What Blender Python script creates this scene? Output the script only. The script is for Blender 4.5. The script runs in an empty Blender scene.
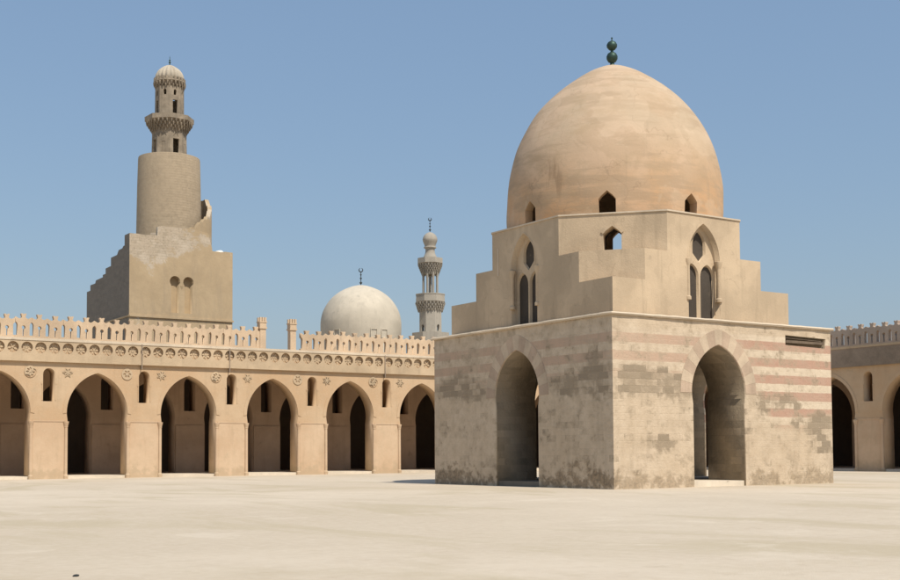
import bpy, bmesh, math, random
from mathutils import Vector, Matrix
random.seed(7)
PI = math.pi
scn = bpy.context.scene
COL = scn.collection
W = bpy.data.worlds.new("World"); scn.world = W; W.use_nodes = True

# ------------------------------------------------------------------ helpers
def tag(o, label=None, cat=None, group=None, kind=None):
    if label: o['label'] = label
    if cat: o['category'] = cat
    if group: o['group'] = group
    if kind: o['kind'] = kind
    return o

def empty(name, loc, label, cat, group=None):
    o = bpy.data.objects.new(name, None); COL.objects.link(o)
    o.location = loc; o.empty_display_size = .5
    return tag(o, label, cat, group)

def wloc(p):
    v = Vector((0, 0, 0))
    while p is not None:
        v += p.location; p = p.parent
    return v

def obj(name, me, mat, parent=None, smooth=False, label=None, kind=None):
    """me is in world coordinates; the object sits at its parent's base"""
    me.name = name
    if parent is not None:
        off = wloc(parent)
        me.transform(Matrix.Translation(-off))
    mats = mat if isinstance(mat, (list, tuple)) else [mat]
    if len(me.materials) == 0 or not isinstance(mat, (list, tuple)):
        idx = None
        me.materials.clear()
        for m in mats: me.materials.append(m)
    o = bpy.data.objects.new(name, me); COL.objects.link(o)
    o.parent = parent
    if smooth:
        me.shade_smooth()
        md = None
        try:
            me.set_sharp_from_angle(angle=math.radians(35))
        except Exception:
            pass
    if label: o['label'] = label
    if kind: o['kind'] = kind
    return o

def inst(name, me, mat4, parent, label=None):
    """linked copy of a shared mesh whose own coordinates are local"""
    o = bpy.data.objects.new(name, me); COL.objects.link(o)
    o.parent = parent
    off = wloc(parent) if parent else Vector((0, 0, 0))
    o.matrix_local = Matrix.Translation(-off) @ mat4
    if label: o['label'] = label
    return o

def new_mesh(bm):
    bmesh.ops.recalc_face_normals(bm, faces=bm.faces)
    if bm.calc_volume(signed=True) < 0 and all(e.is_manifold for e in bm.edges):
        bmesh.ops.reverse_faces(bm, faces=bm.faces)
    me = bpy.data.meshes.new('m'); bm.to_mesh(me); bm.free(); return me

def join(*ms):
    bm = bmesh.new()
    for m in ms: bm.from_mesh(m)
    me = bpy.data.meshes.new('m'); bm.to_mesh(me); bm.free(); return me

def box(x0, x1, y0, y1, z0, z1):
    bm = bmesh.new()
    v = [bm.verts.new((x, y, z)) for z in (z0, z1) for x, y in ((x0, y0), (x1, y0), (x1, y1), (x0, y1))]
    for f in ((0, 1, 2, 3), (4, 5, 6, 7), (0, 1, 5, 4), (1, 2, 6, 5), (2, 3, 7, 6), (3, 0, 4, 7)):
        bm.faces.new([v[i] for i in f])
    return new_mesh(bm)

def prism(poly, z0, z1, top=None):
    """poly in xy, extruded in z; top: optional other polygon with the same count"""
    bm = bmesh.new(); top = top or poly
    a = [bm.verts.new((x, y, z0)) for x, y in poly]; b = [bm.verts.new((x, y, z1)) for x, y in top]
    n = len(poly)
    bm.faces.new(a); bm.faces.new(b)
    for i in range(n): bm.faces.new((a[i], a[(i + 1) % n], b[(i + 1) % n], b[i]))
    return new_mesh(bm)

def ngon(cx, cy, r, n, rot=0):
    return [(cx + r * math.cos(rot + 2 * PI * i / n), cy + r * math.sin(rot + 2 * PI * i / n)) for i in range(n)]

def lathe(cx, cy, prof, n=64, rot=0, cap=True):
    bm = bmesh.new(); rings = []
    for r, z in prof:
        if r < 1e-4: rings.append([bm.verts.new((cx, cy, z))])
        else: rings.append([bm.verts.new((cx + r * math.cos(rot + 2 * PI * i / n), cy + r * math.sin(rot + 2 * PI * i / n), z)) for i in range(n)])
    for a, b in zip(rings, rings[1:]):
        if len(a) == 1 and len(b) == 1: continue
        for i in range(n):
            j = (i + 1) % n
            if len(a) == 1: bm.faces.new((a[0], b[i], b[j]))
            elif len(b) == 1: bm.faces.new((a[i], a[j], b[0]))
            else: bm.faces.new((a[i], a[j], b[j], b[i]))
    if cap:
        if len(rings[0]) > 1: bm.faces.new(rings[0])
        if len(rings[-1]) > 1: bm.faces.new(rings[-1])
    return new_mesh(bm)

def plate(outline, holes, d0, d1, mp):
    """flat polygon with holes in (s, z), from depth d0 to d1; mp(s, d, z) gives the world point"""
    cu = bpy.data.curves.new('c', 'CURVE'); cu.dimensions = '2D'; cu.fill_mode = 'BOTH'
    cu.extrude = .5
    for pl in [outline] + list(holes):
        sp = cu.splines.new('POLY'); sp.points.add(len(pl) - 1)
        for p, (s, z) in zip(sp.points, pl): p.co = (s, z, 0, 1)
        sp.use_cyclic_u = True
    o = bpy.data.objects.new('c', cu); COL.objects.link(o)
    dg = bpy.context.evaluated_depsgraph_get()
    me = bpy.data.meshes.new_from_object(o.evaluated_get(dg))
    bpy.data.objects.remove(o); bpy.data.curves.remove(cu)
    bm = bmesh.new(); bm.from_mesh(me); bpy.data.meshes.remove(me)
    bmesh.ops.remove_doubles(bm, verts=bm.verts, dist=1e-4)
    for v in bm.verts:
        s, z, e = v.co
        v.co = mp(s, d0 + (d1 - d0) * (e + .5), z)
    return new_mesh(bm)

def boolean(base, cutters, op='DIFFERENCE'):
    a = bpy.data.objects.new('a', base); COL.objects.link(a); bs = []
    for c in cutters:
        b = bpy.data.objects.new('b', c); COL.objects.link(b); bs.append(b)
        m = a.modifiers.new('x', 'BOOLEAN'); m.operation = op; m.object = b; m.solver = 'EXACT'
    dg = bpy.context.evaluated_depsgraph_get(); dg.update()
    me = bpy.data.meshes.new_from_object(a.evaluated_get(dg))
    for o in [a] + bs: bpy.data.objects.remove(o)
    for c in cutters: bpy.data.meshes.remove(c)
    bpy.data.meshes.remove(base)
    return me

def arch(cx, half, z0, zs, za, n=14, shoe=0.):
    """pointed arch outline: sill z0, springing zs, apex za"""
    h = za - zs; R = (h * h + half * half) / (2 * half)
    pts = [(cx - half + shoe, z0), (cx + half - shoe, z0)]
    if shoe: pts += [(cx + half - shoe, zs - .5), (cx + half - shoe * .3, zs - .2)]
    a1 = math.asin(min(1, h / R))
    for i in range(n + 1):
        a = a1 * i / n
        pts.append((cx + half - R + R * math.cos(a), zs + R * math.sin(a)))
    for i in range(n - 1, -1, -1):
        a = a1 * i / n
        pts.append((cx - half + R - R * math.cos(a), zs + R * math.sin(a)))
    if shoe: pts += [(cx - half + shoe * .3, zs - .2), (cx - half + shoe, zs - .5)]
    return pts

def arch_curve(cx, half, zs, za, n=14):
    return arch(cx, half, 0, zs, za, n)[2:]

def round_slot(cx, half, z0, zt, n=10):
    return [(cx - half, z0), (cx + half, z0)] + [(cx + half * math.cos(PI * i / n), zt - half + half * math.sin(PI * i / n)) for i in range(n + 1)]

def circ(cx, cz, r, n=16, rot=0):
    return [(cx + r * math.cos(rot + 2 * PI * i / n), cz + r * math.sin(rot + 2 * PI * i / n)) for i in range(n)]

FRONT = lambda y0: (lambda s, d, z: Vector((s, y0 + d, z)))      # wall facing -y
LEFT = lambda x0: (lambda s, d, z: Vector((x0 + d, s, z)))       # wall facing -x

# ------------------------------------------------------------------ materials
class NT:
    def __init__(s, name):
        s.m = bpy.data.materials.new(name); s.m.use_nodes = True
        s.t = s.m.node_tree; s.t.nodes.clear(); s.l = s.t.links
        s.out = s.n('ShaderNodeOutputMaterial'); s.b = s.n('ShaderNodeBsdfPrincipled')
        s.l.new(s.b.outputs[0], s.out.inputs[0])
        s.pos = s.n('ShaderNodeNewGeometry').outputs['Position']
    def n(s, k): return s.t.nodes.new(k)
    def put(s, sock, v):
        if isinstance(v, bpy.types.NodeSocket): s.l.new(v, sock)
        elif isinstance(v, (tuple, list)) and len(v) == 3 and sock.type == 'RGBA': sock.default_value = (*v, 1)
        else: sock.default_value = v
    def sc(s, v, scale):
        m = s.n('ShaderNodeVectorMath'); m.operation = 'MULTIPLY'; s.put(m.inputs[0], v); m.inputs[1].default_value = scale; return m.outputs[0]
    def noise(s, scale, det=5, rough=.55, vec=None, dist=0):
        m = s.n('ShaderNodeTexNoise'); s.put(m.inputs['Vector'], vec or s.pos); m.inputs['Scale'].default_value = scale
        m.inputs['Detail'].default_value = det; m.inputs['Roughness'].default_value = rough; m.inputs['Distortion'].default_value = dist
        return m.outputs['Fac']
    def ramp(s, v, a, b, lo=0., hi=1.):
        m = s.n('ShaderNodeMapRange'); m.interpolation_type = 'SMOOTHSTEP'
        s.put(m.inputs['Value'], v); s.put(m.inputs['From Min'], a); s.put(m.inputs['From Max'], b); s.put(m.inputs['To Min'], lo); s.put(m.inputs['To Max'], hi)
        return m.outputs[0]
    def math(s, op, a, b=0., c=0.):
        m = s.n('ShaderNodeMath'); m.operation = op; s.put(m.inputs[0], a); s.put(m.inputs[1], b); s.put(m.inputs[2], c); return m.outputs[0]
    def mix(s, f, a, b, mode='MIX'):
        m = s.n('ShaderNodeMix'); m.data_type = 'RGBA'; m.blend_type = mode
        s.put(m.inputs[0], f); s.put(m.inputs[6], a); s.put(m.inputs[7], b); return m.outputs[2]
    def xyz(s):
        m = s.n('ShaderNodeSeparateXYZ'); s.l.new(s.pos, m.inputs[0]); return m.outputs
    def comb(s, x, y, z=0.):
        m = s.n('ShaderNodeCombineXYZ'); s.put(m.inputs[0], x); s.put(m.inputs[1], y); s.put(m.inputs[2], z); return m.outputs[0]
    def bricks(s, vec, w, h, c1, c2, mortar, msize=.012, bias=0., off=.5):
        m = s.n('ShaderNodeTexBrick'); s.put(m.inputs['Vector'], vec); s.put(m.inputs['Color1'], c1); s.put(m.inputs['Color2'], c2); s.put(m.inputs['Mortar'], mortar)
        m.inputs['Scale'].default_value = 1; m.inputs['Mortar Size'].default_value = msize; m.inputs['Mortar Smooth'].default_value = .3
        m.inputs['Bias'].default_value = bias; m.inputs['Brick Width'].default_value = w; m.inputs['Row Height'].default_value = h; m.offset = off
        return m.outputs['Color'], m.outputs['Fac']
    def done(s, col, rough=.9, bump=None, strength=.3, dist=.05):
        s.put(s.b.inputs['Base Color'], col); s.put(s.b.inputs['Roughness'], rough)
        s.b.inputs['Specular IOR Level'].default_value = .2
        if bump is not None:
            b = s.n('ShaderNodeBump'); b.inputs['Strength'].default_value = strength; b.inputs['Distance'].default_value = dist
            s.put(b.inputs['Height'], bump); s.l.new(b.outputs[0], s.b.inputs['Normal'])
        return s.m

def sh(c, k): return tuple(min(1, x * k) for x in c)

def radial(t, cx, cy, r):
    x, y, z = t.xyz()
    dx = t.math('SUBTRACT', x, cx); dy = t.math('SUBTRACT', y, cy)
    return t.math('GREATER_THAN', t.math('SQRT', t.math('ADD', t.math('MULTIPLY', dx, dx), t.math('MULTIPLY', dy, dy))), r)

def cracks(t, c, col, scale=.42, amt=.5, width=.012):
    n = t.n('ShaderNodeTexNoise'); t.l.new(t.pos, n.inputs['Vector']); n.inputs['Scale'].default_value = 1.3; n.inputs['Detail'].default_value = 6
    a = t.n('ShaderNodeVectorMath'); a.operation = 'ADD'; t.l.new(t.pos, a.inputs[0]); t.l.new(t.sc(n.outputs['Color'], (1.3, 1.3, 1.3)), a.inputs[1])
    v = t.n('ShaderNodeTexVoronoi'); v.feature = 'DISTANCE_TO_EDGE'; v.inputs['Scale'].default_value = scale; t.l.new(a.outputs[0], v.inputs['Vector'])
    m = t.math('MULTIPLY', t.ramp(v.outputs['Distance'], 0, width, 1, 0), t.ramp(t.noise(.5, 4), .48, .56))
    return t.mix(t.math('MULTIPLY', m, amt), c, col)

def plaster(name, base, light=1.12, dark=.78, stain=(.20, .16, .12), stain_amt=.5, streak=.35, bump=.35, big=.25, core=None):
    t = NT(name)
    n1 = t.noise(big, 6, .6); n2 = t.noise(1.7, 8, .65); n4 = t.noise(14, 4, .6)
    st = t.noise(1., 5, .6, t.sc(t.pos, (1.9, 1.9, .22)))
    c = t.mix(t.ramp(n1, .35, .65), sh(base, dark), sh(base, light))
    c = t.mix(t.ramp(n2, .38, .62, 0, .35), c, sh(base, .88))
    c = t.mix(t.ramp(n4, .3, .7, 0, .16), c, sh(base, 1.25))
    c = t.mix(t.math('MULTIPLY', t.ramp(st, .52, .72), streak), c, sh(base, .66))
    sp = t.math('MULTIPLY', t.ramp(n2, .60, .70), t.ramp(n1, .45, .6))
    c = t.mix(t.math('MULTIPLY', sp, stain_amt), c, stain)
    if core:
        c = cracks(t, c, (.22, .165, .11), .42, .28)
        pn = t.noise(.5, 3, .5, dist=.3)
        c = t.mix(t.ramp(pn, .56, .575, 0, .3), c, sh(base, 1.18))
        c = t.mix(t.ramp(pn, .42, .41, 0, .25), c, sh(base, .8))
        c = t.mix(radial(t, *core), (.17, .135, .10), c)  # interior shade put into the colour: darker inside this radius
    h = t.math('ADD', t.math('MULTIPLY', n2, 1.), t.math('MULTIPLY', n4, .5))
    return t.done(c, .92, h, bump, .06)

def wall_uv(t):
    x, y, z = t.xyz(); return t.comb(t.math('ADD', x, y), z)

def stonework(name, c1, c2, mortar, w=.7, h=.32, amt=1., over=None, over_a=.5, over_b=.6, mort=.014):
    """coursed blocks, optionally under worn patches of plaster"""
    t = NT(name); uv = wall_uv(t)
    wob = t.noise(1.1, 3); uv2 = t.n('ShaderNodeVectorMath'); uv2.operation = 'ADD'
    t.l.new(uv, uv2.inputs[0]); t.l.new(t.sc(t.comb(wob, wob), (.05, .05, 0)), uv2.inputs[1])
    col, fac = t.bricks(uv2.outputs[0], w, h, c1, c2, mortar, mort)
    n2 = t.noise(2.2, 8, .7); n1 = t.noise(.3, 5)
    col = t.mix(t.ramp(n2, .35, .7, 0, .5), col, sh(c1, .62))
    col = t.mix(t.ramp(n1, .35, .65, 0, .4), col, sh(c2, 1.15))
    h_ = t.math('SUBTRACT', n2, t.math('MULTIPLY', fac, .6))
    if over:
        m = t.noise(.45, 7, .62, dist=.4); f = t.ramp(m, over_a, over_b)
        col = t.mix(f, col, t.mix(t.ramp(n2, .3, .7), sh(over, .85), sh(over, 1.1)))
    return t.done(col, .93, h_, .6, .05)

def pavilion_stone():
    t = NT('weathered banded stone'); x, y, z = t.xyz(); uv = wall_uv(t)
    n1 = t.noise(.28, 5, .6); n2 = t.noise(1.3, 8, .68); n3 = t.noise(7, 6, .65); n5 = t.noise(.6, 8, .72, dist=.6)
    n6 = t.noise(2.6, 7, .7, dist=.4)
    wv = t.n('ShaderNodeVectorMath'); wv.operation = 'ADD'; t.l.new(uv, wv.inputs[0]); t.l.new(t.sc(t.comb(n2, n6), (.09, .05, 0)), wv.inputs[1])
    V = wv.outputs[0]
    # the outer skin; inside the doorways and the room the stone is bare and brown
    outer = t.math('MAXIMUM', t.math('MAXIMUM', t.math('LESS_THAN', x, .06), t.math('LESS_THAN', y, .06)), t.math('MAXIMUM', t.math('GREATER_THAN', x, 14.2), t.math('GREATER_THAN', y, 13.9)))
    base = t.mix(t.ramp(n2, .3, .7), (.59, .475, .345), (.47, .37, .26))
    bcol, bf = t.bricks(V, .78, .4, (.64, .53, .39), (.50, .40, .29), (.50, .40, .29), .008)
    base = t.mix(t.math('MULTIPLY', t.ramp(n5, .46, .62, .0, .6), t.ramp(x, .05, .3, 1., .65)), base, bcol)
    base = t.mix(t.ramp(n1, .42, .62, 0, .3), base, (.49, .37, .245))
    # red and white courses, 0.8 m period, in the upper part
    ph = t.math('FRACT', t.math('DIVIDE', t.math('ADD', t.math('SUBTRACT', z, 6.76), t.math('MULTIPLY', t.math('SUBTRACT', n6, .5), .10)), .79))
    band = t.math('MULTIPLY', t.ramp(ph, .0, .05), t.ramp(ph, .48, .53, 1, 0))       # 1 in the white course
    low = t.ramp(x, 8.3, 10.3, 4.5, 2.45)
    low = t.math('ADD', low, t.math('MULTIPLY', t.math('SUBTRACT', n5, .5), 1.6))
    zone = t.math('MULTIPLY', t.ramp(z, low, t.math('ADD', low, 1.1)), t.ramp(z, 7.0, 7.1, 1, 0))
    red = t.mix(t.ramp(n2, .3, .7), (.43, .26, .18), (.47, .325, .24))
    white = t.mix(t.ramp(n2, .35, .7), (.61, .50, .37), (.49, .385, .275))
    ab = t.mix(band, red, white)
    ab = t.mix(t.ramp(n5, .48, .62, 0, .65), ab, (.48, .37, .26))
    ab = t.mix(t.ramp(n6, .56, .68, 0, .35), ab, (.46, .36, .26))
    leftish = t.ramp(x, .1, 10., .55, 1.)
    ab = t.mix(t.ramp(x, 7., 10.5, 0, .45), ab, t.mix(band, (.45, .28, .205), (.67, .56, .42)))
    col = t.mix(t.math('MULTIPLY', zone, leftish), base, ab)
    # bare dark blocks in a ragged belt below the bands
    dark, df = t.bricks(V, .66, .3, (.36, .28, .195), (.19, .15, .105), (.36, .28, .195), .016)
    cell, _ = t.bricks(V, .66, .3, (0., 0., 0.), (1., 1., 1.), (.5, .5, .5), .0)
    zc = t.ramp(x, 3., 13., 4.35, 2.95)
    dz = t.math('ABSOLUTE', t.math('SUBTRACT', z, t.math('ADD', zc, t.math('MULTIPLY', t.math('SUBTRACT', n1, .5), 3.))))
    face = t.math('SUBTRACT', x, y)          # along the front it is x, along the left face it is -y
    def spots(L, wob=.8):
        tot = None
        for u0, z0, su, sz in L:
            a = t.math('DIVIDE', t.math('SUBTRACT', t.math('ADD', face, t.math('MULTIPLY', t.math('SUBTRACT', n5, .5), wob * 2)), u0), su)
            b = t.math('DIVIDE', t.math('SUBTRACT', t.math('ADD', z, t.math('MULTIPLY', t.math('SUBTRACT', n2, .5), wob)), z0), sz)
            d = t.ramp(t.math('ADD', t.math('MULTIPLY', a, a), t.math('MULTIPLY', b, b)), .1, 1.6, 1, 0)
            tot = d if tot is None else t.math('MAXIMUM', tot, d)
        return tot
    sp1 = spots([(1.6, 4.75, 2.2, .75), (4.0, 4.4, 1.2, .6), (10.2, 3.9, 1.9, .5), (13.0, 3.0, 1.7, .55), (13.2, 2.0, .9, .9), (2.7, 2.0, 1.1, .45),
                 (-12.2, 5.0, 2.1, .75), (-10.2, 4.6, .9, .5), (-3.2, 4.6, 1.7, .5), (-1.1, 4.9, 1.3, 1.1)])
    m = t.math('ADD', t.math('MULTIPLY', sp1, .20), t.math('ADD', t.math('MULTIPLY', n5, .65), t.math('MULTIPLY', n6, .2)))
    m = t.math('ADD', m, t.math('MULTIPLY', t.math('SUBTRACT', n6, .5), .3))
    m = t.math('ADD', m, t.math('MULTIPLY', t.math('SUBTRACT', cell, .5), .20))
    bare = t.ramp(m, .525, .66)
    faded, _ff = t.bricks(V, .66, .3, (.46, .365, .26), (.35, .275, .19), (.40, .31, .215), .012)
    col = t.mix(t.math('MULTIPLY', t.ramp(m, t.ramp(x, .05, .3, .40, .45), .57), .6), col, faded)
    col = t.mix(t.math('MULTIPLY', bare, .62), col, dark)
    col = t.mix(t.math('MULTIPLY', t.ramp(t.math('ADD', t.math('MULTIPLY', sp1, .16), n2), .55, .8), .4), col, (.32, .25, .17))
    # grimy foot of the wall
    foot = t.math('ADD', t.math('ADD', t.ramp(z, .1, 1.0, .14, 0), t.math('MULTIPLY', spots([(-12.2, .6, 2.4, .8), (-2.2, .7, 2.6, .7), (12.8, .5, 2., .6), (9.2, .4, 1., .5), (.6, .5, 1.6, .5), (3.6, .3, 1.5, .3)]), .11)), t.math('ADD', t.math('MULTIPLY', n2, .5), t.math('MULTIPLY', n6, .5)))
    f2 = t.ramp(x, .05, .5, .8, .5)
    col = t.mix(t.math('MULTIPLY', t.ramp(foot, .58, .72), f2), col, t.mix(t.ramp(n3, .4, .6), (.31, .225, .14), (.17, .13, .085)))
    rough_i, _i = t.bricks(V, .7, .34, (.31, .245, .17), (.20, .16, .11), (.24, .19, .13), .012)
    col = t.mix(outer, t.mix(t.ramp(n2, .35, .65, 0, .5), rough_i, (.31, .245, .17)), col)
    # pits and pale spalls
    col = t.mix(t.ramp(n3, .62, .72, 0, .5), col, (.22, .17, .12))
    col = t.mix(t.ramp(n3, .36, .30, 0, .35), col, (.62, .52, .39))
    col = t.mix(t.ramp(t.noise(1., 4, .6, t.sc(t.pos, (1.6, 1.6, .3))), .52, .75, 0, .35), col, (.32, .25, .175))
    hh = t.math('ADD', t.math('MULTIPLY', n2, .7), t.math('ADD', t.math('MULTIPLY', n3, .5), t.math('MULTIPLY', t.math('MULTIPLY', df, t.math('ADD', bare, .15)), -.35)))
    return t.done(col, .94, hh, .7, .07)

def arcade_plaster():
    t = NT('ochre arcade plaster'); x, y, z = t.xyz()
    n1 = t.noise(.3, 5, .6); n2 = t.noise(1.6, 8, .65); n3 = t.noise(12, 5)
    st = t.noise(1., 5, .6, t.sc(t.pos, (1.8, 1.8, .25)))
    up = t.mix(t.ramp(n1, .35, .65), (.49, .335, .20), (.54, .395, .255))
    dn = t.mix(t.ramp(n1, .35, .65), (.52, .365, .235), (.58, .43, .29))
    c = t.mix(t.ramp(z, 3.95, 4.05), dn, up)
    c = t.mix(t.ramp(n2, .4, .62, 0, .3), c, (.46, .34, .22))
    c = t.mix(t.ramp(st, .52, .72, 0, .3), c, (.36, .255, .155))
    c = t.mix(t.ramp(n3, .5, .75, 0, .15), c, (.66, .54, .40))
    ft = t.math('ADD', t.ramp(z, .2, 1.2, .25, 0), n2)
    c = t.mix(t.ramp(ft, .58, .75, 0, .45), c, (.40, .31, .20))
    return t.done(c, .92, t.math('ADD', n2, t.math('MULTIPLY', n3, .4)), .35, .05)

def dome_plaster():
    t = NT('tan dome plaster'); x, y, z = t.xyz()
    n1 = t.noise(.22, 5, .6); n2 = t.noise(.9, 8, .68, t.sc(t.pos, (.6, .6, 1.6))); n3 = t.noise(9, 5)
    st = t.noise(1., 6, .65, t.sc(t.pos, (.22, .22, 1.5)))
    c = t.mix(t.ramp(t.math('ADD', z, t.math('MULTIPLY', n1, 3.)), 14.6, 18.6), (.52, .325, .18), (.45, .345, .235))
    c = t.mix(t.ramp(n1, .40, .60, 0, .7), c, (.54, .385, .26))
    c = t.mix(t.ramp(st, .48, .60, 0, .6), c, (.37, .27, .175))
    c = t.mix(t.ramp(t.noise(.45, 7, .7, dist=.6), .50, .60, 0, .45), c, (.40, .285, .18))
    c = t.mix(t.ramp(t.noise(3.5, 8, .75), .54, .68, 0, .5), c, (.38, .285, .19))
    c = t.mix(t.ramp(t.noise(1., 5, .6, t.sc(t.pos, (2.2, 2.2, .2))), .56, .72, 0, .35), c, (.36, .27, .18))
    c = t.mix(t.ramp(n2, .5, .64, 0, .45), c, (.40, .29, .18))
    c = t.mix(t.ramp(n2, .40, .30, 0, .4), c, (.56, .44, .31))
    c = cracks(t, c, (.25, .17, .11), .36, .3)
    c = t.mix(t.ramp(t.noise(.4, 4, .5, dist=.3), .57, .585, 0, .22), c, (.60, .46, .32))
    c = t.mix(t.ramp(z, 20.3, 21.2, 0, .5), c, (.60, .47, .34))
    # brown run-down stain low on the camera side
    run = t.noise(1., 4, .6, t.sc(t.pos, (1.5, 1.5, .3)))
    c = t.mix(t.math('MULTIPLY', t.ramp(run, .52, .66), t.math('MULTIPLY', t.math('MULTIPLY', t.ramp(z, 13.3, 14.2), t.ramp(z, 15.2, 16., .7, 0)), t.ramp(t.math('ABSOLUTE', t.math('SUBTRACT', t.math('SUBTRACT', y, x), 4.2)), .3, 1.4, 1, 0))), c, (.30, .20, .12))
    c = c
    return t.done(c, .9, t.math('ADD', n2, t.math('MULTIPLY', n3, .3)), .3, .06)

def ground_mat():
    t = NT('pale packed dust'); x, y, z = t.xyz()
    n1 = t.noise(.06, 6, .6, dist=.5); n2 = t.noise(.5, 8, .7); n3 = t.noise(5, 6, .7); n4 = t.noise(40, 4, .7)
    c = t.mix(t.ramp(n1, .35, .65), (.49, .41, .305), (.57, .485, .375))
    c = t.mix(t.ramp(n2, .42, .62, 0, .4), c, (.49, .405, .305))
    c = t.mix(t.ramp(n3, .40, .65, 0, .35), c, (.60, .53, .43))
    c = t.mix(t.ramp(n4, .56, .72, 0, .5), c, (.40, .32, .23))
    c = t.mix(t.ramp(t.noise(1.6, 8, .75), .52, .66, 0, .35), c, (.44, .36, .26))
    # long dusty trails where people walk
    tr = t.noise(.16, 5, .6, t.sc(t.pos, (1., .35, 1.)), dist=1.2)
    c = t.mix(t.ramp(tr, .50, .64, 0, .6), c, (.43, .36, .245))
    st = t.noise(.35, 7, .7, t.sc(t.pos, (1., 1., 1.)), dist=.8)
    c = t.mix(t.ramp(st, .55, .68, 0, .3), c, (.66, .58, .47))
    return t.done(c, .95, t.math('ADD', t.math('MULTIPLY', n3, 1.), t.math('MULTIPLY', n4, .5)), .5, .05)

def plain(name, c, rough=.8, metal=0., var=.8, scale=3.):
    t = NT(name); n = t.noise(scale, 6, .65)
    m = t.done(t.mix(t.ramp(n, .35, .65), sh(c, var), sh(c, 1.1)), rough, n, .25, .03)
    t.b.inputs['Metallic'].default_value = metal
    return m

M_PAV = pavilion_stone()
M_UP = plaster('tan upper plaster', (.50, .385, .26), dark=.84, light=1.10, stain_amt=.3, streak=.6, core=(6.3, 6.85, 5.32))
M_SHADE = plaster('dark panel for opening shade', (.075, .062, .05), dark=.7)  # near-black colour carries the shade inside the tall windows
M_TOP = plaster('pale coping', (.58, .48, .36), dark=.85)
M_DOME = dome_plaster()
M_ARC = arcade_plaster()
M_FR = plaster('frieze plaster', (.50, .38, .25), dark=.8, stain_amt=.55, streak=.5)
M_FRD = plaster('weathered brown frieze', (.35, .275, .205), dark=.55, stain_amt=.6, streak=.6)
M_MER = plaster('parapet plaster', (.54, .405, .275), dark=.8, stain_amt=.6, streak=.5)
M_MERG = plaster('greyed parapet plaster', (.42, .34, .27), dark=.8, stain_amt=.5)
M_INN = plaster('inner aisle plaster', (.50, .36, .25), dark=.85)
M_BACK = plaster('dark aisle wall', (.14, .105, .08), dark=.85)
M_GR = ground_mat()
M_SLAB = plaster('pale kerb stone', (.64, .55, .43))
M_RED = plaster('faded red voussoir', (.46, .345, .25), stain_amt=.5, big=.6)
M_PALE = plaster('pale voussoir', (.52, .41, .295), stain_amt=.5, big=.6)
M_BRZ = plain('green bronze', (.05, .085, .07), .5, .6)
M_IRON = plain('dark iron', (.05, .055, .055), .6, .3)
M_TWG = stonework('grey tower stone', (.23, .20, .165), (.185, .163, .135), (.24, .21, .17), .8, .35)
def tower_front():
    t = NT('patched tower plaster'); x, y, z = t.xyz(); uv = wall_uv(t)
    n1 = t.noise(.3, 7, .68, dist=.4); n2 = t.noise(1.6, 8, .7); n3 = t.noise(6, 6, .7)
    pl = t.mix(t.ramp(n1, .35, .65), (.37, .28, .175), (.44, .335, .21))
    pl = t.mix(t.ramp(t.noise(1., 5, .6, t.sc(t.pos, (1.2, 1.2, .2))), .5, .7, 0, .4), pl, (.32, .25, .17))
    col, fac = t.bricks(uv, .55, .27, (.50, .42, .32), (.34, .28, .2), (.33, .27, .19), .012)
    st = t.mix(t.ramp(n2, .38, .58, .2, .9), col, (.44, .36, .265)); st = t.mix(t.ramp(n3, .52, .64, 0, .6), st, (.25, .20, .145)); st = t.mix(t.ramp(n1, .5, .6, 0, .5), st, (.54, .46, .36))
    m = t.math('ADD', n1, t.math('ADD', t.ramp(z, 19.5, 23.6, -.22, .10), t.ramp(x, 6., 15.5, .10, -.12)))
    f = t.ramp(m, .48, .53)
    c = t.mix(f, pl, st)
    return t.done(c, .93, t.math('ADD', n2, t.math('MULTIPLY', t.math('MULTIPLY', fac, f), -.5)), .5, .06)
M_TWF = tower_front()
M_TWC = stonework('tower drum stone', (.39, .31, .215), (.36, .285, .195), (.35, .275, .19), 1.1, .27, mort=.006)
M_TWT = plaster('upper turret stone', (.30, .245, .18), dark=.62, stain_amt=.8, streak=.8, big=.9)
M_TWD = plaster('turret dome stone', (.42, .365, .285), dark=.7, stain_amt=.7)
M_SD = plaster('grey beige dome plaster', (.52, .46, .365), dark=.85, stain=(.26, .26, .2), stain_amt=.5, big=.18)
M_MIN = plaster('grey minaret stone', (.35, .315, .26), dark=.85, stain_amt=.4)
M_WOOD = plain('old grey timber', (.16, .12, .085), .9)
M_WHITE = plain('white paint', (.78, .75, .68), .7)
M_DARKST = plaster('dark doorstep', (.22, .18, .135), dark=.8)

# ------------------------------------------------------------------ ground
bm = bmesh.new()
S = 900
for v in ((-S, -S), (S, -S), (S, S), (-S, S)): bm.verts.new((*v, 0))
bm.faces.new(bm.verts)
g = obj('courtyard_ground', new_mesh(bm), M_GR); tag(g, kind='structure')

# ------------------------------------------------------------------ domed pavilion
CX, CY = 6.3, 6.85
pav = empty('domed_pavilion', (CX, CY, 0), 'square banded stone pavilion with stepped upper walls under the biggest, tan dome', 'pavilion')
HB = 7.52
blk = box(0, 14.3, 0, 14.0, 0, HB)
DX, DY = 6.45, 6.87
HW = 1.74
door = lambda c: arch(c, HW, -.2, 4.25, 6.48, 16, .07)
cut = [box(2.4, 11.4, 2.4, 11.5, .22, 7.9),
       plate(door(DX), [], -.6, 2.9, FRONT(0)), plate(door(DX), [], -.6, 3.1, FRONT(11.2)),
       plate(door(DY), [], -.6, 2.9, LEFT(0)), plate(door(DY), [], -.6, 4., LEFT(11.1)),
       plate([(11.0, 6.68), (13.95, 6.62), (13.95, 7.1), (11.0, 7.16)], [], -.2, .28, FRONT(0))]
lower = boolean(blk, cut)
obj('lower_wall', lower, M_PAV, pav)
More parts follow.
